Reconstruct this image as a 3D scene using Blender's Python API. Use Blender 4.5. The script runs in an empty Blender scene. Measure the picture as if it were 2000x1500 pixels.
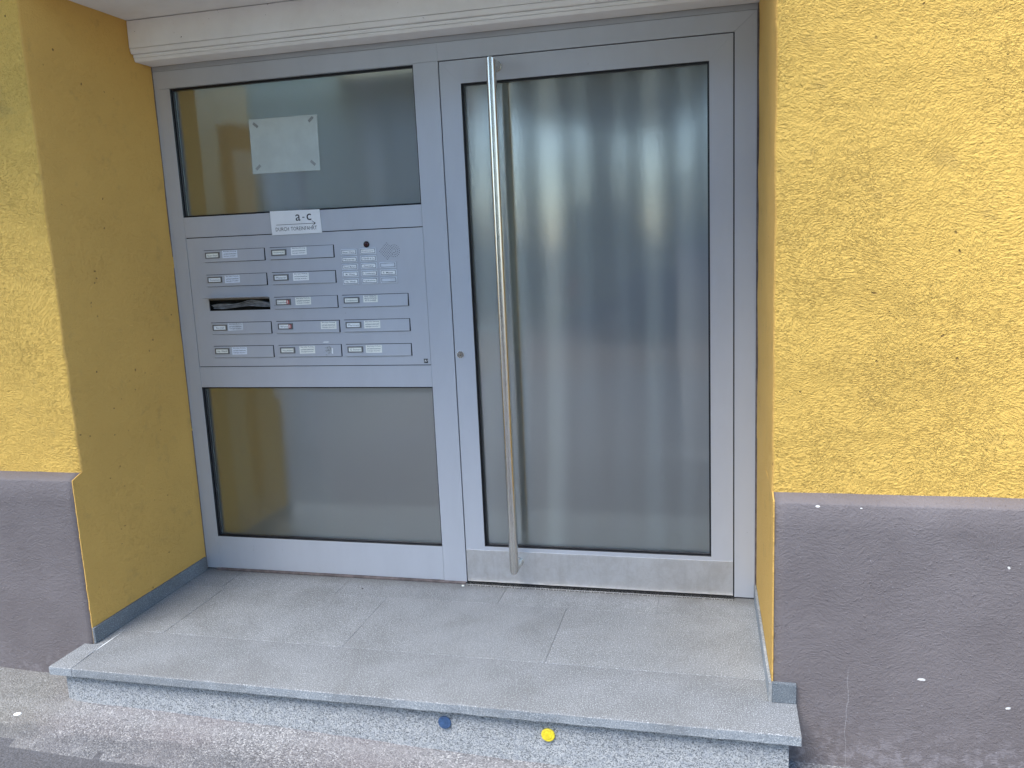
import bpy, bmesh, math, random
from mathutils import Matrix, Vector, noise
random.seed(7)
R = math.radians
S = bpy.context.scene
COL = S.collection

# ------------------------------------------------------------------ camera
cd = bpy.data.cameras.new("camera"); cam = bpy.data.objects.new("camera", cd); COL.objects.link(cam)
_M = [[0.9708270476275243, 0.23564232183036707, -0.04435695838556232],
      [-0.0022386503896947053, -0.17607410355787162, -0.9843743690795309],
      [-0.23977037356449507, 0.9557565622158634, -0.17040998134515734]]
_rb = Matrix([_M[0], [-a for a in _M[1]], [-a for a in _M[2]]]).transposed().to_4x4()
CAM = Vector((0.67672, -3.21071, 1.42769))
cam.matrix_world = Matrix.Translation(CAM) @ _rb
cd.sensor_width = 36; cd.lens = 1644.65 / 2000 * 36; cd.clip_start = 0.05; cd.clip_end = 600
S.camera = cam

# ------------------------------------------------------------------ light
SUN_EL, SUN_AZ = 60.0, -30.0          # azimuth: degrees from -Y (street side) towards -X when negative
w = bpy.data.worlds.new("World"); S.world = w; w.use_nodes = True
nt = w.node_tree; nt.nodes.clear()
sky = nt.nodes.new("ShaderNodeTexSky"); sky.sky_type = 'NISHITA'; sky.sun_disc = False
sun_dir = Vector((math.sin(R(SUN_AZ)) * math.cos(R(SUN_EL)), -math.cos(R(SUN_AZ)) * math.cos(R(SUN_EL)), math.sin(R(SUN_EL))))
sky.sun_elevation = R(SUN_EL); sky.sun_rotation = math.atan2(sun_dir.x, sun_dir.y)
sky.air_density = 1.0; sky.dust_density = 0.15; sky.ozone_density = 2.0
bg = nt.nodes.new("ShaderNodeBackground"); bg.inputs[1].default_value = 0.10
wo = nt.nodes.new("ShaderNodeOutputWorld")
nt.links.new(sky.outputs[0], bg.inputs[0]); nt.links.new(bg.outputs[0], wo.inputs[0])
sl = bpy.data.lights.new("sun", 'SUN'); sl.energy = 1.5; sl.angle = R(34); sl.color = (1.0, 0.965, 0.92)
so = bpy.data.objects.new("sun", sl); COL.objects.link(so)
so.rotation_euler = sun_dir.to_track_quat('Z', 'Y').to_euler()
S.view_settings.view_transform = 'Standard'; S.view_settings.look = 'None'
S.view_settings.gamma = 1.0; S.view_settings.exposure = 2.15
S.view_settings.use_curve_mapping = False
S.cycles.use_denoising = True
S.cycles.max_bounces = 10; S.cycles.transmission_bounces = 8; S.cycles.diffuse_bounces = 5
S.cycles.glossy_bounces = 5; S.cycles.sample_clamp_indirect = 6; S.cycles.caustics_reflective = True

# ------------------------------------------------------------------ node helpers
class NT:
    def __init__(s, name):
        s.m = bpy.data.materials.new(name); s.m.use_nodes = True
        s.t = s.m.node_tree; s.n = s.t.nodes; s.n.clear()
        s.out = s.n.new("ShaderNodeOutputMaterial")
        s.geo = s.n.new("ShaderNodeNewGeometry")
        s.P = s.geo.outputs["Position"]
    def link(s, a, b): s.t.links.new(a, b)
    def put(s, sock, v):
        if hasattr(v, "is_output"): s.link(v, sock)
        elif isinstance(v, (tuple, list)) and len(v) == 3 and sock.type == 'RGBA': sock.default_value = (*v, 1)
        else: sock.default_value = v
    def math(s, op, a, b=0.0, c=None, clamp=False):
        n = s.n.new("ShaderNodeMath"); n.operation = op; n.use_clamp = clamp
        s.put(n.inputs[0], a); s.put(n.inputs[1], b)
        if c is not None: s.put(n.inputs[2], c)
        return n.outputs[0]
    def vmath(s, op, a, b=(0, 0, 0)):
        n = s.n.new("ShaderNodeVectorMath"); n.operation = op
        s.put(n.inputs[0], a)
        if op == 'SCALE': s.put(n.inputs["Scale"], b)
        else: s.put(n.inputs[1], b)
        return n.outputs["Value"] if op in ('LENGTH', 'DISTANCE') else n.outputs[0]
    def map(s, v, scale=(1, 1, 1), loc=(0, 0, 0), rot=(0, 0, 0)):
        n = s.n.new("ShaderNodeMapping"); s.link(v, n.inputs[0])
        n.inputs["Location"].default_value = loc; n.inputs["Rotation"].default_value = rot; n.inputs["Scale"].default_value = scale
        return n.outputs[0]
    def noise(s, v, scale, detail=3, rough=0.5, dist=0.0, color=False):
        n = s.n.new("ShaderNodeTexNoise"); s.link(v, n.inputs["Vector"])
        n.inputs["Scale"].default_value = scale; n.inputs["Detail"].default_value = detail
        n.inputs["Roughness"].default_value = rough; n.inputs["Distortion"].default_value = dist
        return n.outputs["Color" if color else "Fac"]
    def voro(s, v, scale, feature='F1', rnd=1.0, out="Distance"):
        n = s.n.new("ShaderNodeTexVoronoi"); n.feature = feature; s.link(v, n.inputs["Vector"])
        n.inputs["Scale"].default_value = scale; n.inputs["Randomness"].default_value = rnd
        return n.outputs[out]
    def ramp(s, f, stops, interp='LINEAR'):
        n = s.n.new("ShaderNodeValToRGB"); n.color_ramp.interpolation = interp; s.link(f, n.inputs[0])
        e = n.color_ramp.elements
        while len(e) < len(stops): e.new(0.5)
        for el, (p, c) in zip(e, stops):
            el.position = p; el.color = (*c, 1) if isinstance(c, tuple) else (c, c, c, 1)
        return n.outputs[0]
    def ss(s, f, a, b, lo=0.0, hi=1.0):
        n = s.n.new("ShaderNodeMapRange"); n.interpolation_type = 'SMOOTHSTEP'; s.put(n.inputs[0], f)
        n.inputs[1].default_value = a; n.inputs[2].default_value = b; n.inputs[3].default_value = lo; n.inputs[4].default_value = hi
        return n.outputs[0]
    def mix(s, f, a, b, mode='MIX'):
        n = s.n.new("ShaderNodeMix"); n.data_type = 'RGBA'; n.blend_type = mode
        s.put(n.inputs["Factor"], f); s.put(n.inputs[6], a); s.put(n.inputs[7], b)
        return n.outputs[2]
    def bump(s, h, strength=1.0, dist=0.01, normal=None):
        n = s.n.new("ShaderNodeBump"); n.inputs["Strength"].default_value = strength; n.inputs["Distance"].default_value = dist
        s.link(h, n.inputs["Height"])
        if normal is not None: s.link(normal, n.inputs["Normal"])
        return n.outputs[0]
    def bsdf(s, color, rough=0.5, metal=0.0, normal=None, spec=0.5, **kw):
        b = s.n.new("ShaderNodeBsdfPrincipled")
        s.put(b.inputs["Base Color"], color); s.put(b.inputs["Roughness"], rough); s.put(b.inputs["Metallic"], metal)
        b.inputs["Specular IOR Level"].default_value = spec
        if normal is not None: s.link(normal, b.inputs["Normal"])
        for k, v in kw.items(): s.put(b.inputs[k.replace("_", " ")], v)
        s.link(b.outputs[0], s.out.inputs[0]); return b

def ellipse_spots(t, spots):
    """factor of small chips: (x, z, rx, rz, tilt) on a wall that faces the street"""
    acc = None
    wob = t.noise(t.P, 60, 3, 0.6)
    for x, z, rx, rz, a in spots:
        m = t.map(t.P, (1, 1, 1), (0, 0, 0))
        d = t.vmath('SUBTRACT', m, (x, 0, z))
        d = t.vmath('MULTIPLY', d, (1, 0, 1))
        r = t.n.new("ShaderNodeVectorRotate"); r.rotation_type = 'Y_AXIS'; t.link(d, r.inputs[0]); r.inputs["Angle"].default_value = a
        l = t.vmath('LENGTH', t.vmath('MULTIPLY', r.outputs[0], (1 / rx, 0, 1 / rz)))
        l = t.math('ADD', l, t.math('MULTIPLY', t.math('SUBTRACT', wob, 0.5), 1.6))
        f = t.ss(l, 1.05, 0.85)
        acc = f if acc is None else t.math('MAXIMUM', acc, f)
    return acc

def mat_stucco(name, rough_face=True):
    t = NT(name)
    P = t.P
    warp = t.vmath('SCALE', t.vmath('SUBTRACT', t.noise(P, 2.6, 2, 0.5, color=True), (0.5, 0.5, 0.5)), 0.30 if rough_face else 0.2)
    Q = t.vmath('ADD', P, warp)
    Q = t.vmath('ADD', Q, t.vmath('SCALE', t.noise(P, 30, 2, 0.5, color=True), 0.012))
    Qs = t.map(Q, (1.0, 1.0, 1.9))
    n1 = t.noise(Qs, 95, 2.0, 0.5, 0.2)
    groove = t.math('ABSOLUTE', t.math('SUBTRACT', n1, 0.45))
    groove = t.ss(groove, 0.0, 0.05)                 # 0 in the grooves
    groove = t.math('MAXIMUM', groove, t.ss(t.noise(P, 70, 2, 0.5), 0.44, 0.60))
    zone = t.ss(t.noise(P, 4.0, 3, 0.6), 0.36, 0.62)
    n2 = t.noise(P, 190, 3, 0.65)
    n3 = t.noise(P, 34, 3, 0.6)
    big = t.noise(P, 1.6, 3, 0.5)
    gz = t.math('ADD', t.math('MULTIPLY', zone, 0.65), 0.35)
    lump = t.noise(t.map(Q, (1.0, 1.0, 1.5)), 115, 2.5, 0.55, 0.2)
    h = t.math('MULTIPLY', t.math('MULTIPLY', groove, gz), 0.42)
    h = t.math('ADD', h, t.math('MULTIPLY', lump, 1.15))
    h = t.math('ADD', h, t.math('MULTIPLY', n2, 0.45))
    h = t.math('ADD', h, t.math('MULTIPLY', n3, 1.1))
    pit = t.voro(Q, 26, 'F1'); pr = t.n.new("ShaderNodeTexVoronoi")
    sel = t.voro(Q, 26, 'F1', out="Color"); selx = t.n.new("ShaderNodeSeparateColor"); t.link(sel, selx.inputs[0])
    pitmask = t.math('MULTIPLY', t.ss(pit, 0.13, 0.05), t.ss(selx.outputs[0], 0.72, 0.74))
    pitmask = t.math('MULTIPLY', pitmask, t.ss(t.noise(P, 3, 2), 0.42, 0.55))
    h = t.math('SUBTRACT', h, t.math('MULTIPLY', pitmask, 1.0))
    if rough_face:
        nrm = t.bump(h, 1.0, 0.0052)
        base = (0.73, 0.462, 0.108)
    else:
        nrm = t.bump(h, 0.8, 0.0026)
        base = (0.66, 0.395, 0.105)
    col = t.mix(t.ss(big, 0.3, 0.7), base, tuple(c * 0.93 for c in base))
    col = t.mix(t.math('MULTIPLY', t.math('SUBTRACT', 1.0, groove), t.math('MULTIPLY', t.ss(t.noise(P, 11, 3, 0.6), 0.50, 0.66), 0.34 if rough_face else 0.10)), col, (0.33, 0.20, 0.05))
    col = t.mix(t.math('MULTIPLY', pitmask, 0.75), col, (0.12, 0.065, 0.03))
    dirt = t.math('MULTIPLY', t.ss(t.noise(P, 9, 5, 0.7), 0.56, 0.72), 0.30)
    col = t.mix(dirt, col, (0.36, 0.24, 0.08))
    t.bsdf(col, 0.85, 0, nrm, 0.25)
    return t.m

def mat_plinth():
    t = NT("plinth_paint"); P = t.P
    Q = t.vmath('ADD', P, t.vmath('SCALE', t.noise(P, 5, 2, 0.5, color=True), 0.16))
    n1 = t.noise(t.map(Q, (1, 1, 1.7)), 70, 3, 0.6, 0.6)
    n2 = t.noise(P, 240, 2, 0.6); n3 = t.noise(P, 14, 4, 0.6)
    blob = t.ss(t.noise(P, 95, 2, 0.5, 0.4), 0.60, 0.72)
    h = t.math('ADD', t.math('MULTIPLY', n1, 1.0), t.math('MULTIPLY', n2, 0.3))
    h = t.math('ADD', h, t.math('MULTIPLY', blob, 0.35)); h = t.math('ADD', h, t.math('MULTIPLY', n3, 1.2))
    nrm = t.bump(h, 0.75, 0.0034)
    col = t.mix(t.ss(t.noise(P, 2.2, 4, 0.6), 0.35, 0.68), (0.145, 0.124, 0.122), (0.175, 0.152, 0.150))
    # pale scuffs and rubbed streaks
    sc = t.map(P, (1, 1, 0.45), rot=(0, R(28), 0))
    scuff = t.math('MULTIPLY', t.ss(t.noise(sc, 22, 6, 0.75), 0.62, 0.74), t.ss(t.noise(P, 3.2, 2), 0.44, 0.60))
    col = t.mix(t.math('MULTIPLY', scuff, 0.6), col, (0.34, 0.32, 0.36))
    fine = t.math('MULTIPLY', t.ss(t.noise(P, 120, 3, 0.7), 0.68, 0.73), t.ss(t.noise(P, 5, 2), 0.45, 0.6))
    col = t.mix(t.math('MULTIPLY', fine, 0.6), col, (0.42, 0.40, 0.42))
    # pale damp bloom near the ground
    sep = t.n.new("ShaderNodeSeparateXYZ"); t.link(P, sep.inputs[0])
    low = t.math('MULTIPLY', t.ss(sep.outputs[2], 0.02, -0.18), t.ss(t.noise(P, 30, 5, 0.7), 0.47, 0.62))
    col = t.mix(t.math('MULTIPLY', low, 0.35), col, (0.34, 0.31, 0.32))
    spots = [(1.247, 0.104, .011, .004, .0), (0.951, 0.622, .0055, .0028, 0), (1.480, 0.036, .007, .004, .3), 
             (1.459, 0.46, .003, .004, .6),
             (-1.95, 0.615, .006, .004, 0), (1.07, 0.62, .004, .002, 0),]
    col = t.mix(ellipse_spots(t, spots), col, (0.72, 0.70, 0.66))
    # hairline crack running down
    xr = t.math('ADD', sep.outputs[0], t.math('MULTIPLY', t.math('SUBTRACT', t.noise(P, 9, 3), 0.5), 0.03))
    ck = t.math('MULTIPLY', t.ss(t.math('ABSOLUTE', t.math('SUBTRACT', xr, 1.045)), 0.0016, 0.0006), t.ss(sep.outputs[2], 0.13, 0.10))
    col = t.mix(t.math('MULTIPLY', ck, 0.35), col, (0.38, 0.36, 0.36))
    t.bsdf(col, 0.62, 0, nrm, 0.4)
    return t.m

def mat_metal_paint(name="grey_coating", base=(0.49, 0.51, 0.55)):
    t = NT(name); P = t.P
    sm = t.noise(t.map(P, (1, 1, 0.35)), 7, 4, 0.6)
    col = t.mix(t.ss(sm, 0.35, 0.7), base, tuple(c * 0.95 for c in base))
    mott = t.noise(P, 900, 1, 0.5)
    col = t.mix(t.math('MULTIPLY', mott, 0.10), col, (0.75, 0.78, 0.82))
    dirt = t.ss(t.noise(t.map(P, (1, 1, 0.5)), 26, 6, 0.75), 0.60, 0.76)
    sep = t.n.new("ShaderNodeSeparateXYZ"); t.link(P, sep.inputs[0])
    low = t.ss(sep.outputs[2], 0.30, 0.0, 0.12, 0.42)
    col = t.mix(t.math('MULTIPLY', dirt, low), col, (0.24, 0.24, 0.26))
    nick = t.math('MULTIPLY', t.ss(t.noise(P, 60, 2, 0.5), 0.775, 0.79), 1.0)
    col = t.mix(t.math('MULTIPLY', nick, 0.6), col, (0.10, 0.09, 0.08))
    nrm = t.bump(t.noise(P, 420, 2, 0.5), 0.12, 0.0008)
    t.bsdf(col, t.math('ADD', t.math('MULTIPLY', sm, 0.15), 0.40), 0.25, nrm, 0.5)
    return t.m

def mat_simple(name, color, rough=0.5, metal=0.0, var=0.12, scale=20, bumpy=0.0, bs=200, spec=0.5):
    t = NT(name)
    n = t.noise(t.P, scale, 4, 0.6)
    col = t.mix(t.ss(n, 0.3, 0.7), tuple(c * (1 - var) for c in color), tuple(min(1, c * (1 + var)) for c in color))
    nrm = t.bump(t.noise(t.P, bs, 3, 0.6), 1.0, bumpy) if bumpy else None
    t.bsdf(col, rough, metal, nrm, spec)
    return t.m

def mat_brushed(name, base=(0.58, 0.56, 0.53), rough=0.26, stretch=(260, 260, 3), wear=False):
    t = NT(name); P = t.P
    streak = t.noise(t.map(P, stretch), 1.0, 3, 0.6)
    col = t.mix(streak, tuple(c * 0.82 for c in base), base)
    ro = t.math('ADD', t.math('MULTIPLY', streak, 0.18), rough)
    if wear:
        w1 = t.noise(t.map(P, (1.3, 1, 1)), 9, 6, 0.72, 0.5)
        w2 = t.noise(P, 48, 5, 0.7, 0.8)
        m = t.ss(t.math('ADD', t.math('MULTIPLY', w1, 0.65), t.math('MULTIPLY', w2, 0.35)), 0.34, 0.64)
        col = t.mix(m, (0.70, 0.69, 0.68), (0.82, 0.82, 0.83))
        vert = t.noise(t.map(P, (1, 1, 0.12)), 42, 4, 0.6)
        col = t.mix(t.math('MULTIPLY', t.ss(vert, 0.50, 0.75), 0.14), col, (0.42, 0.41, 0.40))
        lines = t.math('ABSOLUTE', t.math('SUBTRACT', t.noise(P, 30, 2, 0.5, 1.5), 0.5))
        col = t.mix(t.math('MULTIPLY', t.ss(lines, 0.008, 0.0), 0.4), col, (0.85, 0.85, 0.86))
        ro = t.math('ADD', t.math('MULTIPLY', w2, 0.25), 0.32)
    t.bsdf(col, ro, 1.0, None)
    return t.m

def mat_slab(name, base, dark, speck=(0.62, 0.64, 0.63)):
    t = NT(name); P = t.P
    oi = t.n.new("ShaderNodeObjectInfo")
    off = t.vmath('ADD', P, t.vmath('SCALE', t.noise(P, 3, 1, color=True), 0.05))
    n1 = t.noise(off, 5, 5, 0.62); fine = t.noise(P, 260, 3, 0.75); med = t.noise(t.map(P, (1, 1.4, 1)), 55, 4, 0.65)
    col = t.mix(t.ss(n1, 0.3, 0.72), base, dark)
    col = t.mix(t.math('MULTIPLY', t.ss(fine, 0.52, 0.64), 0.75), col, speck)
    col = t.mix(t.math('MULTIPLY', t.ss(fine, 0.47, 0.34), 0.7), col, tuple(c * 0.45 for c in base))
    col = t.mix(t.math('MULTIPLY', t.ss(med, 0.55, 0.75), 0.22), col, speck)
    sepp = t.n.new('ShaderNodeSeparateXYZ'); t.link(P, sepp.inputs[0])
    yb = t.math('ADD', sepp.outputs[1], t.math('MULTIPLY', t.noise(P, 12, 4, 0.7), 0.06))
    stain = t.math('ADD', t.math('MULTIPLY', t.ss(t.noise(P, 2.6, 6, 0.7, 0.9), 0.47, 0.70), 0.30), t.math('MULTIPLY', t.ss(yb, -0.07, 0.02), 0.5), clamp=True)
    col = t.mix(stain, col, (0.125, 0.122, 0.115))
    v = t.math('ADD', t.math('MULTIPLY', oi.outputs["Random"], 0.14), 0.93)
    col = t.mix(1.0, col, t.n.new("ShaderNodeCombineColor").outputs[0], 'MULTIPLY')
    cc = [n for n in t.n if n.bl_idname == "ShaderNodeCombineColor"][-1]
    for i in range(3): t.link(v, cc.inputs[i])
    h = t.math('ADD', t.math('MULTIPLY', med, 1.0), t.math('MULTIPLY', fine, 0.45))
    t.bsdf(col, 0.72, 0, t.bump(h, 0.7, 0.0016), 0.35)
    return t.m

def mat_granite(name="granite"):
    t = NT(name); P = t.P
    v = t.voro(P, 330, 'F1', out="Color"); s = t.n.new("ShaderNodeSeparateColor"); t.link(v, s.inputs[0])
    g = t.ramp(s.outputs[0], [(0.0, (0.10, 0.107, 0.113)), (0.16, (0.17, 0.178, 0.185)), (0.32, (0.27, 0.28, 0.28)), (0.62, (0.36, 0.37, 0.37)), (0.9, (0.50, 0.50, 0.49))])
    big = t.noise(P, 45, 4, 0.6)
    col = t.mix(t.math('MULTIPLY', t.ss(big, 0.42, 0.66), 0.35), g, (0.30, 0.32, 0.35))
    sep = t.n.new("ShaderNodeSeparateXYZ"); t.link(P, sep.inputs[0])
    h = t.math('ADD', t.noise(P, 160, 4, 0.7), t.math('MULTIPLY', t.noise(P, 30, 3, 0.6), 1.4))
    t.bsdf(col, 0.75, 0, t.bump(h, 0.8, 0.0025), 0.35)
    return t.m

def mat_ground(name="old_pavement"):
    t = NT(name); P = t.P
    v = t.voro(P, 210, 'F1', out="Color"); s = t.n.new("ShaderNodeSeparateColor"); t.link(v, s.inputs[0])
    g = t.ramp(s.outputs[0], [(0.0, (0.09, 0.088, 0.09)), (0.35, (0.185, 0.18, 0.182)), (0.72, (0.25, 0.243, 0.243)), (0.93, (0.37, 0.36, 0.35)), (1.0, (0.48, 0.47, 0.45))])
    tint = t.noise(P, 2.6, 4, 0.6)
    col = t.mix(t.math('MULTIPLY', t.ss(tint, 0.35, 0.7), 0.45), g, (0.21, 0.185, 0.185))
    sep = t.n.new("ShaderNodeSeparateXYZ"); t.link(P, sep.inputs[0])
    # greenish algae by the wall at the left, dark oil-stained strip further out
    nw = t.noise(P, 7, 4, 0.65)
    al = t.math('MULTIPLY', t.ss(t.math('ADD', sep.outputs[0], t.math('MULTIPLY', nw, 0.5)), -1.15, -1.55), 0.45)
    col = t.mix(al, col, (0.19, 0.185, 0.15))
    yy = t.math('ADD', sep.outputs[1], t.math('MULTIPLY', t.math('SUBTRACT', nw, 0.5), 0.16))
    wet = t.math('MULTIPLY', t.ss(yy, -1.015, -1.06), t.ss(t.noise(P, 3.1, 3, 0.6), 0.36, 0.56))
    col = t.mix(t.math('MULTIPLY', wet, 0.45), col, (0.075, 0.078, 0.085))
    pale = t.math('MULTIPLY', t.ss(t.math('ABSOLUTE', t.math('ADD', yy, 0.93)), 0.06, 0.0), 0.22)
    col = t.mix(pale, col, (0.34, 0.33, 0.32))
    h = t.math('ADD', t.noise(P, 150, 4, 0.7), t.math('MULTIPLY', t.voro(P, 210), -0.7))
    h = t.math('ADD', h, t.math('MULTIPLY', t.noise(P, 22, 3), 1.5))
    t.bsdf(col, 0.75, 0, t.bump(h, 0.9, 0.004), 0.35)
    return t.m

def mat_tex_glass():
    """cast glass: smears reflections up and down, blurs what stands behind"""
    t = NT("textured_glass"); P = t.P
    rip = t.noise(t.map(P, (0.75, 1.0, 1.0)), 120, 2, 0.5, 0.25)
    rip2 = t.noise(P, 210, 2, 0.5)
    h = t.math('ADD', rip, t.math('MULTIPLY', rip2, 0.30))
    nb = t.bump(h, 0.30, 0.0004); nb2 = t.bump(h, 0.30, 0.0004)
    tan = t.n.new("ShaderNodeCombineXYZ"); tan.inputs[0].default_value = 1.0; tan.inputs[1].default_value = 0.0; tan.inputs[2].default_value = 0.0
    gl = t.n.new("ShaderNodeBsdfAnisotropic"); gl.distribution = 'BECKMANN'
    gl.inputs["Color"].default_value = (0.97, 0.985, 1, 1)
    gl.inputs["Roughness"].default_value = 0.06; gl.inputs["Anisotropy"].default_value = 1.0
    t.link(tan.outputs[0], gl.inputs["Tangent"])
    nb2 = t.bump(t.noise(t.map(P, (1.3, 1, 0.5)), 85, 2, 0.6), 0.3, 0.0003); t.link(nb2, gl.inputs["Normal"])
    gs = t.n.new("ShaderNodeBsdfAnisotropic"); gs.distribution = 'GGX'; gs.inputs["Roughness"].default_value = 0.055
    gs.inputs["Color"].default_value = (0.97, 0.985, 1, 1); gs.inputs["Anisotropy"].default_value = 0.0
    t.link(nb, gs.inputs["Normal"])
    gm = t.n.new("ShaderNodeMixShader"); gm.inputs[0].default_value = 0.66; t.link(gs.outputs[0], gm.inputs[1]); t.link(gl.outputs[0], gm.inputs[2])
    rf = t.n.new("ShaderNodeBsdfRefraction"); rf.inputs["IOR"].default_value = 1.10; rf.inputs["Roughness"].default_value = 0.28
    rf.inputs["Color"].default_value = (0.88, 0.91, 0.84, 1)
    fr = t.n.new("ShaderNodeFresnel"); fr.inputs["IOR"].default_value = 1.50
    fac = t.math('ADD', t.math('MULTIPLY', fr.outputs[0], 3.0), 0.15, clamp=True)
    # pale haze put into the pane colour to mute the reflections
    df = t.n.new("ShaderNodeBsdfDiffuse"); df.inputs["Color"].default_value = (0.46, 0.52, 0.50, 1)
    mx = t.n.new("ShaderNodeMixShader"); t.link(fac, mx.inputs[0]); t.link(rf.outputs[0], mx.inputs[1]); t.link(gm.outputs[0], mx.inputs[2])
    m2 = t.n.new("ShaderNodeMixShader"); m2.inputs[0].default_value = 0.035; t.link(mx.outputs[0], m2.inputs[1]); t.link(df.outputs[0], m2.inputs[2])
    t.link(m2.outputs[0], t.out.inputs[0])
    return t.m

def mat_leaf(name, c1, c2):
    t = NT(name); oi = t.n.new("ShaderNodeObjectInfo")
    n = t.noise(t.P, 2.5, 3, 0.6)
    col = t.mix(t.ss(n, 0.3, 0.7), c1, c2)
    t.bsdf(col, 0.6, 0, None, 0.3)
    return t.m

def mat_white_plaster():
    t = NT("white_plaster"); P = t.P
    n = t.noise(P, 6, 5, 0.6)
    col = t.mix(t.ss(n, 0.3, 0.75), (0.84, 0.84, 0.83), (0.78, 0.77, 0.75))
    sp = t.math('MULTIPLY', t.ss(t.noise(P, 75, 2, 0.5), 0.735, 0.76), t.ss(t.noise(P, 4, 2), 0.45, 0.6))
    col = t.mix(t.math('MULTIPLY', sp, 0.85), col, (0.10, 0.07, 0.05))
    t.bsdf(col, 0.8, 0, t.bump(t.noise(P, 90, 4, 0.65), 0.5, 0.0012), 0.25)
    return t.m

M = {}
M['stucco'] = mat_stucco("ochre_stucco", True)
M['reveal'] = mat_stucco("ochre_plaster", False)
M['plinth'] = mat_plinth()
M['paint'] = mat_metal_paint()
M['paint2'] = mat_metal_paint("grey_coating_flap", (0.495, 0.515, 0.555))
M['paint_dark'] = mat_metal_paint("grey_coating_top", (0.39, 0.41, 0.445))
M['rubber'] = mat_simple("black_rubber", (0.012, 0.013, 0.016), 0.35, 0, 0.2, 40)
M['black'] = mat_simple("black_cavity", (0.006, 0.006, 0.007), 0.7, 0, 0.2, 40)
M['glass'] = mat_tex_glass()
M['steel'] = mat_brushed("brushed_steel", (0.72, 0.70, 0.66), 0.17)
M['kick'] = mat_brushed("scuffed_steel", wear=True)
M['white'] = mat_white_plaster()
M['stone'] = mat_slab("green_grey_stone", (0.215, 0.222, 0.228), (0.168, 0.173, 0.175))
M['stone_edge'] = mat_slab("stone_edge", (0.30, 0.325, 0.345), (0.17, 0.19, 0.21))
M['skirt'] = mat_slab("dark_skirting_stone", (0.16, 0.18, 0.195), (0.115, 0.135, 0.15), (0.34, 0.36, 0.38))
M['mortar'] = mat_simple("mortar", (0.26, 0.26, 0.25), 0.85, 0, 0.25, 60, 0.002, 180)
M['granite'] = mat_granite()
M['ground'] = mat_ground()
M['paper'] = mat_simple("white_paper", (0.86, 0.88, 0.86), 0.6, 0, 0.03, 8)
M['notice'] = mat_simple("notice_paper", (0.50, 0.56, 0.53), 0.6, 0, 0.05, 14)
M['sign'] = mat_simple("white_enamel", (0.82, 0.83, 0.83), 0.35, 0, 0.03, 8)
M['ink'] = mat_simple("black_ink", (0.02, 0.02, 0.022), 0.6)
M['greyink'] = mat_simple("grey_ink", (0.16, 0.17, 0.20), 0.6)
M['ivory'] = mat_simple("cream_label", (0.84, 0.85, 0.77), 0.5, 0, 0.04)
M['bluewhite'] = mat_simple("blue_white_label", (0.74, 0.79, 0.86), 0.5, 0, 0.04)
M['red'] = mat_simple("red_print", (0.48, 0.05, 0.05), 0.5)
M['holder'] = mat_simple("dull_holder_metal", (0.20, 0.20, 0.20), 0.35, 0.6)
M['plastic'] = mat_simple("clear_button_plastic", (0.66, 0.70, 0.74), 0.3)
M['lens'] = mat_simple("dark_red_lens", (0.035, 0.004, 0.006), 0.12)
M['sealant'] = mat_simple("brown_sealant", (0.13, 0.105, 0.10), 0.7, 0, 0.35, 25, 0.002, 90)
M['tape'] = mat_simple("grey_tape", (0.28, 0.30, 0.29), 0.4)
M['blue'] = mat_simple("blue_plastic", (0.045, 0.095, 0.20), 0.45, 0, 0.25, 90, 0.001, 200)
M['yellow'] = mat_simple("yellow_plastic", (0.80, 0.62, 0.03), 0.45, 0, 0.15, 90, 0.001, 200)
M['asphalt'] = mat_simple("dark_asphalt", (0.085, 0.083, 0.088), 0.8, 0, 0.35, 160, 0.004, 140)
M['road'] = mat_simple("road_asphalt", (0.12, 0.12, 0.125), 0.85, 0, 0.2, 3)
M['verge'] = mat_simple("earth_verge", (0.20, 0.15, 0.11), 0.9, 0, 0.3, 2)
M['kerb'] = mat_simple("kerb_stone", (0.38, 0.38, 0.37), 0.8)
M['hallwall'] = mat_simple("pale_green_wall", (0.72, 0.77, 0.66), 0.6, 0, 0.04, 3)
M['hallfloor'] = mat_simple("hall_tiles", (0.32, 0.31, 0.28), 0.5, 0, 0.1, 4)
M['hallceil'] = mat_simple("hall_ceiling_paint", (0.62, 0.62, 0.58), 0.7)
M['stair'] = mat_simple("stair_stone", (0.075, 0.065, 0.085), 0.5, 0, 0.15, 6)
M['wood'] = mat_simple("brown_wood", (0.16, 0.065, 0.022), 0.5, 0, 0.25, 10)
M['thuja'] = mat_leaf("conifer_leaf", (0.05, 0.07, 0.025), (0.095, 0.115, 0.04))
M['leaf'] = mat_leaf("broad_leaf", (0.045, 0.065, 0.025), (0.075, 0.10, 0.035))
M['bark'] = mat_simple("bark", (0.10, 0.08, 0.06), 0.9, 0, 0.3, 9, 0.01, 30)
M['carpaint'] = mat_simple("dark_blue_car_paint", (0.012, 0.016, 0.03), 0.2)
M['carglass'] = mat_simple("car_window", (0.05, 0.06, 0.08), 0.06)
M['redlamp'] = mat_simple("red_lamp_plastic", (0.45, 0.03, 0.03), 0.25)
M['rim'] = mat_simple("rim_metal", (0.4, 0.4, 0.42), 0.3, 0.8)
M['pale_house'] = mat_simple("pale_house_render", (0.62, 0.62, 0.60), 0.85)
M['brick_house'] = mat_simple("pink_house_render", (0.55, 0.34, 0.28), 0.85)
M['roof'] = mat_simple("roof_tile", (0.26, 0.10, 0.07), 0.8)
M['scuff'] = mat_simple("torn_label_remnant", (0.36, 0.37, 0.37), 0.7, 0, 0.4, 160)
M['newsprint'] = mat_simple("crumpled_newspaper", (0.36, 0.37, 0.40), 0.5, 0, 0.35, 40)

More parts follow.
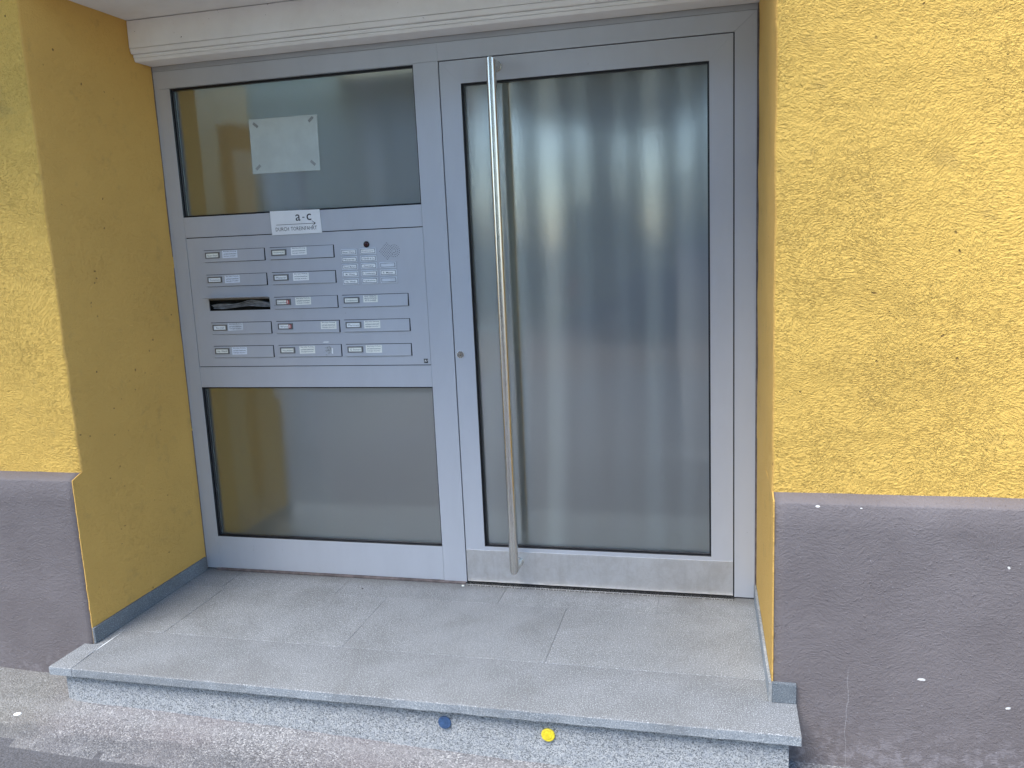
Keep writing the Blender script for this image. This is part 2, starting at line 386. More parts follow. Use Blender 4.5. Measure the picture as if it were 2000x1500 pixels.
# ------------------------------------------------------------------ mesh helpers
class MB:
    def __init__(s): s.v = []; s.f = []; s.m = []
    def add(s, vs, fs, mi=0):
        b = len(s.v); s.v += [tuple(v) for v in vs]
        for f in fs: s.f.append([b + i for i in f]); s.m.append(mi)
        return s
    def box(s, x0, x1, y0, y1, z0, z1, mi=0, mat=None):
        vs = [Vector((x, y, z)) for z in (z0, z1) for y in (y0, y1) for x in (x0, x1)]
        if mat is not None: vs = [mat @ v for v in vs]
        return s.add(vs, [(0, 2, 3, 1), (4, 5, 7, 6), (0, 1, 5, 4), (2, 6, 7, 3), (0, 4, 6, 2), (1, 3, 7, 5)], mi)
    def prism(s, poly, axis, a, b, mi=0):
        """poly: 2-D outline extruded along axis from a to b; 2-D coords are the other axes in order"""
        def P(p, t):
            if axis == 'y': return (p[0], t, p[1])
            if axis == 'x': return (t, p[0], p[1])
            return (p[0], p[1], t)
        n = len(poly); vs = [P(p, a) for p in poly] + [P(p, b) for p in poly]
        fs = [tuple(range(n)), tuple(range(2 * n - 1, n - 1, -1))] + [(i, i + n, (i + 1) % n + n, (i + 1) % n) for i in range(n)]
        return s.add(vs, fs, mi)
    def disc(s, c, r, y0, y1, n=16, mi=0, rz=None):
        rz = rz or r
        return s.prism([(c[0] + r * math.cos(6.2832 * i / n), c[1] + rz * math.sin(6.2832 * i / n)) for i in range(n)], 'y', y0, y1, mi)
    def build(s, name, mats, parent=None, smooth=False, bevel=0.0, seg=2, origin=None):
        me = bpy.data.meshes.new(name)
        vs = s.v
        if origin is not None: vs = [tuple(Vector(v) - Vector(origin)) for v in vs]
        me.from_pydata(vs, [], s.f)
        for m in (mats if isinstance(mats, (list, tuple)) else [mats]): me.materials.append(m)
        for p, mi in zip(me.polygons, s.m): p.material_index = mi
        bm = bmesh.new(); bm.from_mesh(me); bmesh.ops.recalc_face_normals(bm, faces=bm.faces); bm.to_mesh(me); bm.free()
        if smooth:
            for p in me.polygons: p.use_smooth = True
        o = bpy.data.objects.new(name, me); COL.objects.link(o)
        if origin is not None: o.location = origin
        if parent is not None:
            o.parent = parent
            if origin is None: o.matrix_parent_inverse = world_of(parent).inverted()
            else: o.location = Vector(origin) - world_of(parent).translation
        if bevel:
            b = o.modifiers.new("edge", 'BEVEL'); b.width = bevel; b.segments = seg; b.limit_method = 'ANGLE'; b.angle_limit = R(40)
        return o

def world_of(o):
    m = Matrix.Translation(o.location)
    if o.parent is not None: m = world_of(o.parent) @ o.matrix_parent_inverse @ m
    return m

def thing(name, label, cat, loc=(0, 0, 0), group=None):
    o = bpy.data.objects.new(name, None); COL.objects.link(o); o.location = loc; o.empty_display_size = 0.1
    o['label'] = label; o['category'] = cat
    if group: o['group'] = group
    return o
def tag(o, label, cat, group=None):
    o['label'] = label; o['category'] = cat
    if group: o['group'] = group
    return o
def struct(o): o['kind'] = 'structure'; return o

_fc = bpy.data.curves.new("t", 'FONT')
_fo = bpy.data.objects.new("t", _fc)
def text_geo(txt, size, sx=1.0, res=2, bold=0.0):
    """flat lettering as vertices and faces; returns (verts2d, faces, width, height)"""
    _fc.body = txt; _fc.size = size; _fc.resolution_u = res; _fc.offset = bold
    COL.objects.link(_fo); dg = bpy.context.evaluated_depsgraph_get(); dg.update()
    me = _fo.evaluated_get(dg).to_mesh()
    vs = [(v.co.x * sx, v.co.y) for v in me.vertices]; fs = [tuple(p.vertices) for p in me.polygons]
    _fo.evaluated_get(dg).to_mesh_clear(); COL.objects.unlink(_fo)
    return vs, fs
_tc = {}
def put_text(mb, txt, cx, z, y, width=None, height=None, mi=1, bold=0.0, anchor='c', res=2):
    key = (txt, bold, res)
    if key not in _tc: _tc[key] = text_geo(txt, 1.0, 1.0, res, bold)
    vs, fs = _tc[key]
    if not vs: return
    x0 = min(v[0] for v in vs); x1 = max(v[0] for v in vs); z0 = min(v[1] for v in vs); z1 = max(v[1] for v in vs)
    sz = height / (z1 - z0); sx = width / (x1 - x0) if width else sz
    ox = cx - (x1 + x0) / 2 * sx if anchor == 'c' else cx - x0 * sx
    mb.add([(ox + v[0] * sx, y, z + (v[1] - z0) * sz) for v in vs], fs, mi)

# ================================================================== LARGE STRUCTURE
# ---- yellow wall piers
def nz(x, y, z, s=1.0): return noise.noise(Vector((x * s, y * s, z * s)))

def pier(sign, label):
    left = sign < 0
    root = thing("house_wall", label, "wall", ((-1.9 if left else 1.1), -0.6, -0.2))
    z0, z1 = -0.30, 3.6
    # facade + reveal above the plinth : one skin with a rounded, slightly wavy arris
    def prof():
        pts = []
        r = 0.011
        if left:
            cx, cy = -1.605, -0.682
            for k in range(14): pts.append((-3.4 + (cx - r + 3.4) * k / 14, cy))
            for k in range(6):
                a = math.pi / 2 * k / 5; pts.append((cx - r + r * math.sin(a), cy + r - r * math.cos(a)))
            for k in range(1, 12): pts.append((cx, cy + r + (0.06 - cy - r) * k / 11))
        else:
            cx, cy = 0.8265, -0.682
            for k in range(14): pts.append((3.4 - (3.4 - cx - r) * k / 14, cy))
            for k in range(6):
                a = math.pi / 2 * k / 5; pts.append((cx + r - r * math.sin(a), cy + r - r * math.cos(a)))
            for k in range(1, 12):
                y = cy + r + (0.06 - cy - r) * k / 11
                pts.append((0.812 + (0.8265 - 0.812) * (-y / 0.682), y))
        return pts
    P = prof(); n = len(P)
    zs = [0.648 + (z1 - 0.648) * i / 220 for i in range(221)]
    vs = []; fs = []; mi = []
    for z in zs:
        for i, (x, y) in enumerate(P):
            e = max(0.0, 1 - abs(i - 16.5) / 4.5)
            wx = nz(x, y, z, 9) * 0.003 + nz(x, y, z, 38) * 0.0022 * e + nz(3, 1, z, 3) * 0.002
            wy = nz(x + 5, y, z, 9) * 0.003 + nz(x + 9, y, z, 41) * 0.0020 * e
            vs.append((x + wx, y + wy, z))
    mb = MB()
    for j in range(len(zs) - 1):
        for i in range(n - 1):
            f = (j * n + i, j * n + i + 1, (j + 1) * n + i + 1, (j + 1) * n + i)
            fs.append(f); mi.append(0 if i < 16 else 1)
    b = len(mb.v); mb.v += vs; mb.f += [list(f) for f in fs]; mb.m += mi
    up = mb.build("render_coat", [M['stucco'], M['reveal']], root, smooth=True)
    # reveal below the plinth top : plaster of its own thickness, a hair proud of the plinth paint
    rv = MB()
    x_in = -1.605 if left else 0.8265
    xo = x_in - sign * -0.035 if left else x_in + 0.035
    poly = [(0.06, 0.648), (-0.684, 0.648)]
    front = []
    k = 60
    for i in range(k + 1):
        z = 0.632 - (0.632 - z0) * i / k
        front.append((-0.7285 + nz(1, 2, z, 40) * 0.0025 + nz(1, 2, z, 11) * 0.002, z))
    poly += front + [(0.06, z0)]
    a0, a1 = (x_in - 0.0038, x_in)
    if left:
        rv.prism(poly, 'x', a0, a1)
    else:
        # slightly splayed reveal
        n2 = len(poly); f = lambda y: 0.812 + (0.8265 - 0.812) * (-y / 0.682)
        v1 = [(f(p[0]), p[0], p[1]) for p in poly]; v2 = [(f(p[0]) + 0.0045 + 0.02 * 0, p[0], p[1]) for p in poly]
        rv.add(v1 + v2, [tuple(range(n2)), tuple(range(2 * n2 - 1, n2 - 1, -1))] + [(i, i + n2, (i + 1) % n2 + n2, (i + 1) % n2) for i in range(n2)])
    rv.build("reveal_plaster", M['reveal'], root)
    # plinth with a sloping top
    pb = MB()
    if left: xs = [-3.4 + (3.4 - 1.6085) * i / 60 for i in range(61)]
    else: xs = [0.8325 + (3.4 - 0.8325) * i / 80 for i in range(81)]
    ring = lambda x: [(x, -0.60, z0), (x, -0.727 + nz(x, 0, 0, 5) * .001, z0)] + \
        [(x, -0.727 + nz(x, 4, z0 + (0.626 - z0) * q / 12, 8) * 0.0022, z0 + (0.626 - z0) * q / 12) for q in range(1, 12)] + \
        [(x, -0.727 + nz(x, 7, 2, 16) * 0.002, 0.625 + nz(x, 7, 9, 12) * 0.0018), (x, -0.722, 0.6315 + nz(x, 7, 9, 12) * 0.0018), (x, -0.681, 0.649 + nz(x, 1, 5, 16) * 0.0016), (x, -0.60, 0.649)]
    rows = [ring(x) for x in xs]; m_ = len(rows[0])
    for r_ in rows: pb.v += r_
    for j in range(len(rows) - 1):
        for i in range(m_ - 1):
            pb.f.append([j * m_ + i, (j + 1) * m_ + i, (j + 1) * m_ + i + 1, j * m_ + i + 1]); pb.m.append(0)
    pb.f.append(list(range(m_))); pb.m.append(0)
    pb.f.append([(len(rows) - 1) * m_ + i for i in range(m_)]); pb.m.append(0)
    o = pb.build("plinth", M['plinth'], root)
    for p in o.data.polygons: p.use_smooth = len(p.vertices) == 4
    # core of the wall so that nothing shines through
    c = MB()
    if left: c.box(-3.4, -1.645, -0.60, 0.30, z0, z1 + 0.05); c.box(-1.645, -1.612, -0.55, 0.30, z0, z1)
    else: c.box(0.85, 3.4, -0.60, 0.30, z0, z1 + 0.05); c.box(0.838, 0.85, -0.55, 0.30, z0, z1)
    c.build("masonry", M['reveal'], root)
    return root
pier(-1, "ochre stucco wall left of the entrance with its broad reveal and mauve plinth")
pier(1, "ochre stucco wall right of the entrance above a scuffed mauve plinth")

# ---- wall above the entrance and balcony overhead
uw = thing("wall_over_entrance", "ochre stucco wall directly over the entrance recess", "wall", (0, -0.3, 2.35))
MB().box(-1.604, 0.825, -0.682, -0.60, 2.352, 3.6).build("render_coat", M['stucco'], uw)
MB().box(-1.62, 0.84, -0.59, 0.30, 2.36, 3.6).build("masonry", M['white'], uw)
MB().box(-3.4, 3.4, -0.60, 0.30, 3.66, 7.5).box(-3.4, 3.4, -0.68, -0.605, 3.66, 7.5).build("upper_storey", M['stucco'], uw)
bal = thing("balcony", "concrete balcony slab projecting over the entrance", "balcony", (0, -1.1, 3.05))
MB().box(-4.6, 0.4, -1.75, -0.70, 3.05, 3.22).build("slab", M['white'], bal, bevel=0.01)
for i in range(3):
    MB().box(-4.55 + i * 1.64, -2.95 + i * 1.64, -1.74, -1.70, 3.26, 4.15).build("parapet_panel", M['pale_house'], bal)

soff = struct(MB().box(-1.61, 0.835, -0.70, 0.02, 2.345, 2.351).build("ceiling", M['white'], None))
lb = thing("lintel_casing", "white painted casing box with moulding strip above the grey door front", "casing", (-0.4, -0.07, 2.2))
def strip(z0, z1, yf0, yf1, name, wob=0.0012):
    b = MB(); xs = [-1.604 + (0.822 + 1.604) * i / 90 for i in range(91)]
    for x in xs:
        w1 = nz(x, 3, z0, 7) * wob
        b.v += [(x, yf0 + w1, z0 + w1), (x, yf1 + w1, z1 + w1 * .3), (x, 0.0, z1), (x, 0.0, z0 - 0.004 * 0 + w1)]
    for j in range(90):
        for i in range(4):
            k = (i + 1) % 4; b.f.append([j * 4 + i, (j + 1) * 4 + i, (j + 1) * 4 + k, j * 4 + k]); b.m.append(0)
    b.f.append([0, 1, 2, 3]); b.m.append(0); b.f.append([360, 361, 362, 363]); b.m.append(0)
    return b.build(name, M['white'], lb, bevel=0.003)
MB().box(-1.606, 0.826, 0.003, 0.10, 2.186, 2.40).build("light_stop_board", M["hallceil"], lb)  # unseen board added to stop light leaking through the slit below the casing
strip(2.238, 2.343, -0.132, -0.130, "casing_panel", 0.001)
strip(2.2185, 2.2368, -0.124, -0.131, "moulding_strip")
strip(2.2045, 2.2175, -0.112, -0.114, "moulding_strip")
strip(2.191, 2.2035, -0.104, -0.112, "moulding_strip")

# ================================================================== DOOR FRONT
YB = 0.065
def mitre_piece(kind, x0, x1, z0, z1, wl, wr, wb, wt, yf=0.0, yb=YB):
    """one profile of a mitred rectangular frame"""
    xi0, xi1, zi0, zi1 = x0 + wl, x1 - wr, z0 + wb, z1 - wt
    P = {'l': [(x0, z0), (xi0, zi0), (xi0, zi1), (x0, z1)], 'r': [(x1, z0), (x1, z1), (xi1, zi1), (xi1, zi0)],
         'b': [(x0, z0), (x1, z0), (xi1, zi0), (xi0, zi0)], 't': [(x0, z1), (xi0, zi1), (xi1, zi1), (x1, z1)]}[kind]
    return MB().prism(P, 'y', yf, yb)
def glass_pane(x0, x1, z0, z1, parent, y=0.026):
    return MB().box(x0 + .004, x1 - .004, y, y + 0.006, z0 + .004, z1 - .004).build("glass_pane", M['glass'], parent)
def gasket(x0, x1, z0, z1, parent, w=0.007):
    b = MB()
    # black rubber seal: outer lip and inner lip round the pane
    for yy0, yy1, ww in ((0.0015, 0.0105, 0.0022), (0.0125, 0.026, w)):
        b.box(x0, x0 + ww, yy0, yy1, z0, z1); b.box(x1 - ww, x1, yy0, yy1, z0, z1)
        b.box(x0 + ww, x1 - ww, yy0, yy1, z0, z0 + ww); b.box(x0 + ww, x1 - ww, yy0, yy1, z1 - ww, z1)
    return b.build("gasket", M['rubber'], parent, bevel=0.0006, seg=1)

# surrounding frame
fr = thing("door_frame", "light grey metal frame fixed round the door and the glazed side panel", "door frame", (-0.4, 0, 0))
bv = 0.0007
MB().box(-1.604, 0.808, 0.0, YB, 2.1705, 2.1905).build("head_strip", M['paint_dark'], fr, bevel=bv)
MB().prism([(-1.604, 2.1695), (-0.3635, 2.1695), (-0.3635, 2.104), (-0.464, 2.104), (-0.464, 2.101), (-1.532, 2.101), (-1.591, 2.1), (-1.591, 2.142), (-1.604, 2.142)], 'y', 0.0, YB).build("rail", M['paint'], fr, bevel=bv)
MB().prism([(-0.3633, 2.1695), (0.8055, 2.1695), (0.7295, 2.104), (-0.3633, 2.104)], 'y', 0.0, YB).build("rail", M['paint'], fr, bevel=bv)
MB().prism([(0.8057, 2.1693), (0.8057, 0.006), (0.7295, 0.006), (0.7295, 2.1036)], 'y', 0.0, YB).build("stile", M['paint'], fr, bevel=bv)
MB().box(-1.604, -1.5915, 0.001, YB, 0.006, 2.1415).build("edge_strip", M['paint'], fr, bevel=bv)
MB().box(-1.5905, -1.5333, 0.0, YB, 0.006, 2.0995).build("stile", M['paint'], fr, bevel=bv)
MB().box(-0.4640, -0.3635, 0.0, YB, 0.006, 2.1035).build("mullion", M['paint'], fr, bevel=bv)
MB().box(-1.5327, -0.4646, 0.0, YB, 1.5750 - .085, 1.575).build("rail", M['paint'], fr, bevel=bv)
MB().box(-1.5327, -0.4646, 0.0, YB, 0.844, 0.933).build("rail", M['paint'], fr, bevel=bv)
MB().box(-1.5327, -0.4646, 0.0, YB, 0.009, 0.158).build("rail", M['paint'], fr, bevel=bv)
MB().box(-1.5327, -0.4646, 0.004, YB, 2.0985, 2.1005).build("glazing_bead", M['paint'], fr)
MB().box(-1.608, 0.81, 0.010, 0.02, 0.0, 0.008).box(-1.55, -0.365, -0.012, 0.012, -0.001, 0.008).build("sealant_strip", M['sealant'], fr, bevel=0.002)
MB().box(-1.6075, -1.6035, -0.003, 0.02, 0.0, 2.19).box(0.8065, 0.8125, -0.004, 0.02, 0.0, 2.19).build("sealant_joint", M['sealant'], fr)
# black strips put behind the gaps to colour in their shade
MB().box(-0.3655, -0.3545, 0.012, 0.03, 0.0, 2.108).box(0.7215, 0.7325, 0.012, 0.03, 0.0, 2.108).box(-0.3655, 0.7325, 0.012, 0.03, 2.098, 2.1085) \
    .box(-1.536, -1.531, 0.008, 0.03, 0.93, 1.492).box(-1.536, -.462, 0.008, 0.03, 1.485, 1.492).box(-1.536, -.462, 0.008, 0.03, 0.931, 0.938).box(-1.593, -1.589, 0.01, 0.02, 0, 2.15).box(-1.605, -.36, 0.008, .03, 2.168, 2.172) \
    .build("gap_shade_strip", M['black'], fr)
glass_pane(-1.533, -0.4645, 1.575, 2.0985, fr); gasket(-1.5330, -0.4643, 1.575, 2.0985, fr)
glass_pane(-1.533, -0.4645, 0.158, 0.844, fr); gasket(-1.5330, -0.4643, 0.158, 0.844, fr)
MB().box(-0.362, 0.7285, -0.022, 0.075, 0.0, 0.0035).box(-0.362, 0.7285, -0.024, -0.0215, 0.0, 0.0055).build("threshold", M['steel'], fr)
MB().box(-0.3620, 0.7285, 0.0015, 0.06, 0.0037, 0.0135).build("door_foot_shade", M['black'], fr)  # black bar added to darken the gap below the door

# door leaf
dl = thing("entrance_door", "light grey metal door with tall textured glass pane and steel kick plate", "door", (0.18, 0, 0.012))
DX0, DX1, DZ0, DZ1 = -0.3590, 0.7250, 0.012, 2.1000
for k in 'lrbt':
    mitre_piece(k, DX0, DX1, DZ0, DZ1, 0.0822, 0.0828, 0.155, 0.0852).build("stile" if k in 'lr' else "rail", M['paint'], dl, bevel=0.0005)
glass_pane(-0.2768, 0.6422, 0.167, 2.0148, dl); gasket(-0.2768, 0.6422, 0.167, 2.0148, dl)
MB().box(-0.3585, 0.7245, -0.0022, -0.0003, 0.013, 0.1515).build("kick_plate", M['kick'], dl, bevel=0.0005)
# pull handle: one tube with mitred returns
def tube_path(pts, r, n=20):
    mb = MB(); pts = [Vector(p) for p in pts]; rings = []
    ux = Vector((1, 0, 0))
    for i, p in enumerate(pts):
        d0 = (p - pts[i - 1]).normalized() if i else (pts[1] - p).normalized()
        d1 = (pts[i + 1] - p).normalized() if i < len(pts) - 1 else d0
        t = (d0 + d1).normalized(); c = max(0.3, t.dot(d0))
        up = t.cross(ux).normalized()
        rings.append([p + ux * r * math.cos(a) + up * (r / c) * math.sin(a) for a in [6.28319 * k / n for k in range(n)]])
    for rg in rings: mb.v += [tuple(v) for v in rg]
    for j in range(len(rings) - 1):
        for k in range(n): mb.f.append([j * n + k, j * n + (k + 1) % n, (j + 1) * n + (k + 1) % n, (j + 1) * n + k]); mb.m.append(0)
    mb.f.append(list(range(n))); mb.m.append(0); mb.f.append([(len(rings) - 1) * n + k for k in range(n)]); mb.m.append(0)
    return mb
hx = -0.134
def smooth_auto(o, ang=35):
    for p in o.data.polygons: p.use_smooth = True
    bm = bmesh.new(); bm.from_mesh(o.data)
    for e in bm.edges:
        if len(e.link_faces) == 2 and e.calc_face_angle() > R(ang): e.smooth = False
    bm.to_mesh(o.data); bm.free(); return o
bar = smooth_auto(tube_path([(hx, -0.060, 2.0635), (hx, -0.077, 2.0635), (hx, -0.077, 0.1075), (hx, -0.060, 0.1075)], 0.0185, 28).build("pull_handle", M['steel'], dl))
for z in (2.0635, 0.1075):
    b = MB(); b = tube_path([(hx, -0.0605, z), (hx, -0.001, z)], 0.0184, 28)
    smooth_auto(b.build("handle_bracket", M['steel'], bar))
    # seam ring at the base
    tube_path([(hx, -0.004, z), (hx, -0.0005, z)], 0.0205, 28).build("base_ring", M['steel'], bar)
ck = MB().disc((-0.336, 0.977), 0.0150, -0.004, 0.001, 28).build("lock_cylinder", M['steel'], dl, bevel=0.001)
MB().disc((-0.336, 0.977), 0.0108, -0.0046, -0.0035, 24).build("lock_ring", M['holder'], ck)
MB().disc((-0.336, 0.9785), 0.0068, -0.0060, -0.0040, 20).box(-0.3385, -0.3335, -0.0060, -0.0040, 0.968, 0.975).build("key_core", M['steel'], ck)
MB().box(-0.3366, -0.3354, -0.0064, -0.0058, 0.9745, 0.9825).build("keyhole", M['black'], ck)
# inside lever seen through the glass
il = MB().box(-0.272, -0.185, 0.0335, 0.046, 1.062, 1.084).build("inside_lever", M['sign'], dl, bevel=0.004)

# ================================================================== LETTERBOX PANEL
lp = thing("letterbox_panel", "grey letterbox panel with fourteen flaps and a doorbell field set in the frame", "letterboxes", (-1.0, 0, 0.936))
PX0, PX1, PZ0, PZ1 = -1.5305, -0.4650, 0.9365, 1.4865
CX = [(-1.4525, -1.1635), (-1.1425, -0.8505), (-0.8325, -0.5415)]
RZ = [1.4345, 1.3315, 1.2290, 1.1270, 1.0255]; FH = 0.052
flaps = []
for ri, zt in enumerate(RZ):
    for ci in range(3):
        if ci == 2 and ri < 2: continue
        flaps.append((ci, ri, CX[ci][0], CX[ci][1], zt - FH, zt))
xc = sorted({PX0, PX1} | {a for f in flaps for a in (f[2], f[3])}); zc = sorted({PZ0, PZ1} | {a for f in flaps for a in (f[4], f[5])})
pb = MB(); T = 0.004
def hole(xm, zm): return any(f[2] < xm < f[3] and f[4] < zm < f[5] for f in flaps)
grid = {}
for i in range(len(xc) - 1):
    for j in range(len(zc) - 1):
        grid[i, j] = not hole((xc[i] + xc[i + 1]) / 2, (zc[j] + zc[j + 1]) / 2)
for (i, j), solid in grid.items():
    if not solid: continue
    x0, x1, z0, z1 = xc[i], xc[i + 1], zc[j], zc[j + 1]
    pb.add([(x0, 0, z0), (x1, 0, z0), (x1, 0, z1), (x0, 0, z1)], [(0, 1, 2, 3)])
    for di, dj, q in ((-1, 0, [(x0, z0), (x0, z1)]), (1, 0, [(x1, z1), (x1, z0)]), (0, -1, [(x1, z0), (x0, z0)]), (0, 1, [(x0, z1), (x1, z1)])):
        if not grid.get((i + di, j + dj), False):
            (a, b), (c, d) = q; pb.add([(a, 0, b), (c, 0, d), (c, T, d), (a, T, b)], [(0, 1, 2, 3)])
pp = pb.build("panel_plate", M['paint2'], lp)
MB().box(PX0, PX1, 0.045, 0.05, PZ0, PZ1).build("backing", M['black'], lp)  # black sheet put in for the shade inside the boxes

names = [["Bauer-Weise", "Kreitmayer"], ["Dannenmann", "Pfisterer"], [None, "Guenther", "Lindemann"], ["Ströbl", "Wenz", "Martinez"], ["Ha. Weck", "Neumann", "G. Steinert"]]
STK = ["Bitte keine Werbung", "und keine kostenlosen", "Zeitungen einwerfen !"]
STK2 = ["KEINE WERBUNG", "KEINE POSTWURFSACHEN", "BITTE DANKE"]
fw, fhh = 0.286, FH
base_flap = None
for ci, ri, x0, x1, z0, z1 in flaps:
    if (ci, ri) == (0, 2):
        # the open one: flap lifted outwards, newspapers behind it
        ang = R(-98)
        fl = MB().box(0.001, fw + .006, -0.0018, 0, -0.050, 0.0).build("flap", M['paint2'], lp, bevel=0.0004, origin=None)
        fl.matrix_parent_inverse = Matrix.Identity(4)
        fl.location = Vector((x0 - 0.003, -0.001, z1 - 0.0005)) - lp.location; fl.rotation_euler = (ang, 0, 0)
        fl['label'] = "letterbox flap standing open over a black slot"
        MB().box(x0 - .002, x1 + .002, 0.0005, 0.0038, z1 - 0.0065, z1 - 0.001).box(x1 - 0.02, x1 - .001, -0.002, 0.003, z1 - 0.006, z1 + 0.001).build("hinge_rod", M['holder'], fl).matrix_parent_inverse = Matrix.Identity(4)
        hr = [c for c in fl.children][0]; hr.parent = lp; hr.matrix_parent_inverse = Matrix.Translation(-lp.location)
        continue
    fl = thing_flap = None
    wdt = x1 - x0
    b = MB().box(0.0008, wdt - 0.0035, -0.0016, 0.0, -FH + 0.0012, -0.0022)
    fl = b.build("flap", M['paint2'], lp, bevel=0.0004)
    fl.matrix_parent_inverse = Matrix.Identity(4)
    fl.location = Vector((x0, -0.0008, z1)) - lp.location
    tilt = R(-3.2 + random.uniform(-.8, .5)); fl.rotation_euler = (tilt, random.uniform(-.004, .004), random.uniform(-.002, .002))
    def kid(mbx, nm, mats, **k):
        o = mbx.build(nm, mats, None, **k); o.parent = fl; return o
    # name holder with a paper slip
    nxo = 0.009 if not (ci == 1) else 0.010
    nzc = -0.0225
    h = MB()
    hx0, hx1, hz0, hz1 = nxo, nxo + 0.069, nzc - 0.0125, nzc + 0.0125
    h.box(hx0, hx1, -0.0052, -0.0018, hz1 - .0045, hz1).box(hx0, hx1, -0.0052, -0.0018, hz0, hz0 + .0038)
    h.box(hx0, hx0 + .0045, -0.0052, -0.0018, hz0 + .0038, hz1 - .0045).box(hx1 - .0065, hx1, -0.0052, -0.0018, hz0 + .0038, hz1 - .0045)
    kid(h, "name_holder", M['holder'], bevel=0.0006)
    s_ = MB().box(hx0 + .0045, hx1 - .0065, -0.0030, -0.0019, hz0 + .0038, hz1 - .0045)
    nm = names[ri][ci]
    if nm: put_text(s_, nm, (hx0 + hx1) / 2 - (.006 if (ci == 1 and ri in (2, 3)) else 0), nzc - .0045, -0.00315, 0.036 if len(nm) < 7 else 0.047, 0.0075, 1, 0.0)
    if (ci == 1 and ri in (2, 3)):
        s_.box(hx1 - .020, hx1 - .0066, -0.0034, -0.0029, hz0 + .0038, hz1 - .0046, 2)
        s_.box(hx1 - .016, hx1 - .0125, -0.0036, -0.0033, hz0 + .006, hz1 - .0065, 0)
    kid(s_, "name_slip", [M['paper'] if ri % 2 else M['ivory'], M['greyink'], M['red']])
    # sticker
    sx0 = {(1, 3): 0.206, (2, 2): 0.095}.get((ci, ri), 0.090 if ci == 0 else (0.099 if ci == 1 else 0.090))
    if ci == 0 and ri == 3: sx0 = 0.082
    stw = 0.071 if (ci, ri) != (2, 2) else 0.063; sth = 0.0315 if (ci, ri) != (2, 2) else 0.028
    sz1 = -0.0045 - random.uniform(0, .003)
    tl = random.uniform(-.02, .02)
    mm = Matrix.Translation((sx0, 0, sz1)) @ Matrix.Rotation(tl, 4, 'Y')
    st = MB(); st.box(0, stw, -0.0019, -0.0017, -sth, 0)
    lines = STK2 if (ci, ri) == (2, 2) else STK
    for li, ln in enumerate(lines):
        put_text(st, ln, stw / 2, -sth + (2 - li) * sth / 3.25 + 0.0048, -0.0021, stw * 0.84 * (0.9 if lines is STK2 and li == 2 else 1), 0.0058, 1, 0.012)
    st.v = [tuple(mm @ Vector(v)) for v in st.v]
    mts = M['bluewhite'] if ci == 0 and ri != 3 else (M['ivory'] if ci >= 1 and ri >= 2 else M['paper'])
    if (ci, ri) == (0, 3): mts = M['plastic']
    kid(st, "sticker", [mts, M['greyink']])
    if (ci, ri) == (1, 4):
        # torn remains of a second sticker
        tr = MB(); random.seed(3)
        for q in range(70):
            cx = 0.208 + random.gauss(0.024, 0.011); cz = -0.026 + random.gauss(0, 0.009)
            if not (0.202 < cx < 0.254 and -0.046 < cz < -0.006): continue
            r = random.uniform(.0008, .0042); k = random.randint(5, 7)
            ph = random.random() * 6
            tr.prism([(cx + r * random.uniform(.6, 1.2) * math.cos(ph + 6.283 * a / k), cz + r * random.uniform(.6, 1.1) * math.sin(ph + 6.283 * a / k)) for a in range(k)], 'y', -0.0020 - q * 2e-6, -0.0017)
        tr.build("torn_sticker", M['scuff'], None).parent = fl
        tr2 = MB(); tr2.box(0.246, 0.252, -0.0022, -0.0021, -0.040, -0.016); tr2.build("torn_sticker", M['paper'], None).parent = fl
        random.seed(11)
# whitish dried streak above that flap
wb = MB(); wb.prism([(-0.936, 1.0335), (-0.915, 1.0325), (-0.905, 1.0345), (-0.912, 1.0375), (-0.93, 1.037)], 'y', -0.0006, 0.0); wb.build("paint_smear", M['paper'], lp)
# newspapers in the open slot
ns = thing("newspaper", "crumpled grey newspaper in plastic stuffed in the open letterbox slot", "newspaper", (-1.31, 0.02, 1.20))
for k in range(4):
    b = MB(); N = 26
    for i in range(N + 1):
        u = i / N; x = -1.445 + 0.275 * u
        hump = math.exp(-((u - .68) / .22) ** 2) * (0.017 - k * 0.0035) + 0.004 * math.sin(u * 9 + k) * (1 - u)
        zc_ = 1.2005 + hump - k * 0.0042
        b.v += [(x, 0.006 + 0.004 * k + 0.003 * math.sin(7 * u), zc_), (x, 0.040, zc_ + 0.004), (x, 0.040, zc_ + 0.0012), (x, 0.006 + 0.004 * k + .003 * math.sin(7 * u), zc_ - 0.0022)]
    for i in range(N):
        for q in range(4): b.f.append([i * 4 + q, i * 4 + 4 + q, i * 4 + 4 + (q + 1) % 4, i * 4 + (q + 1) % 4]); b.m.append(0)
    b.build("folded_sheet", M['newsprint'], ns, smooth=True)

# doorbell field
bells = [["Bauer Weise", "Kreitmayer"], ["Pfisterer", "STEINER & Co"], ["Dannen Mertens", "Guenther"], ["M. Wenz", "S. Lindemann"], ["Ha. Weck", "Ingelheimer"]]
def bell(x0, z0, name, w=0.071, h=0.0245):
    b = MB().box(x0, x0 + w, -0.0042, 0.0, z0, z0 + h).build("bell_button", M['plastic'], lp, bevel=0.001)
    MB().box(x0 + .0042, x0 + w - .0042, -0.0048, -0.0041, z0 + .0038, z0 + h - .0038).build("button_groove", M['greyink'], b)
    s_ = MB().box(x0 + .0062, x0 + w - .0062, -0.0054, -0.0046, z0 + .0056, z0 + h - .0056)
    if name: put_text(s_, name, x0 + w / 2, z0 + .0085, -0.0056, min(0.052, 0.0048 * len(name) + .006), 0.0068, 1, 0.01)
    s_.build("name_slip", [M['paper'] if name else M['plastic'], M['greyink']], b)
for r_ in range(5):
    for c_ in range(2): bell(-0.8215 + c_ * 0.0835, 1.3895 - r_ * 0.0297 + (0.001 if c_ else 0), bells[r_][c_])
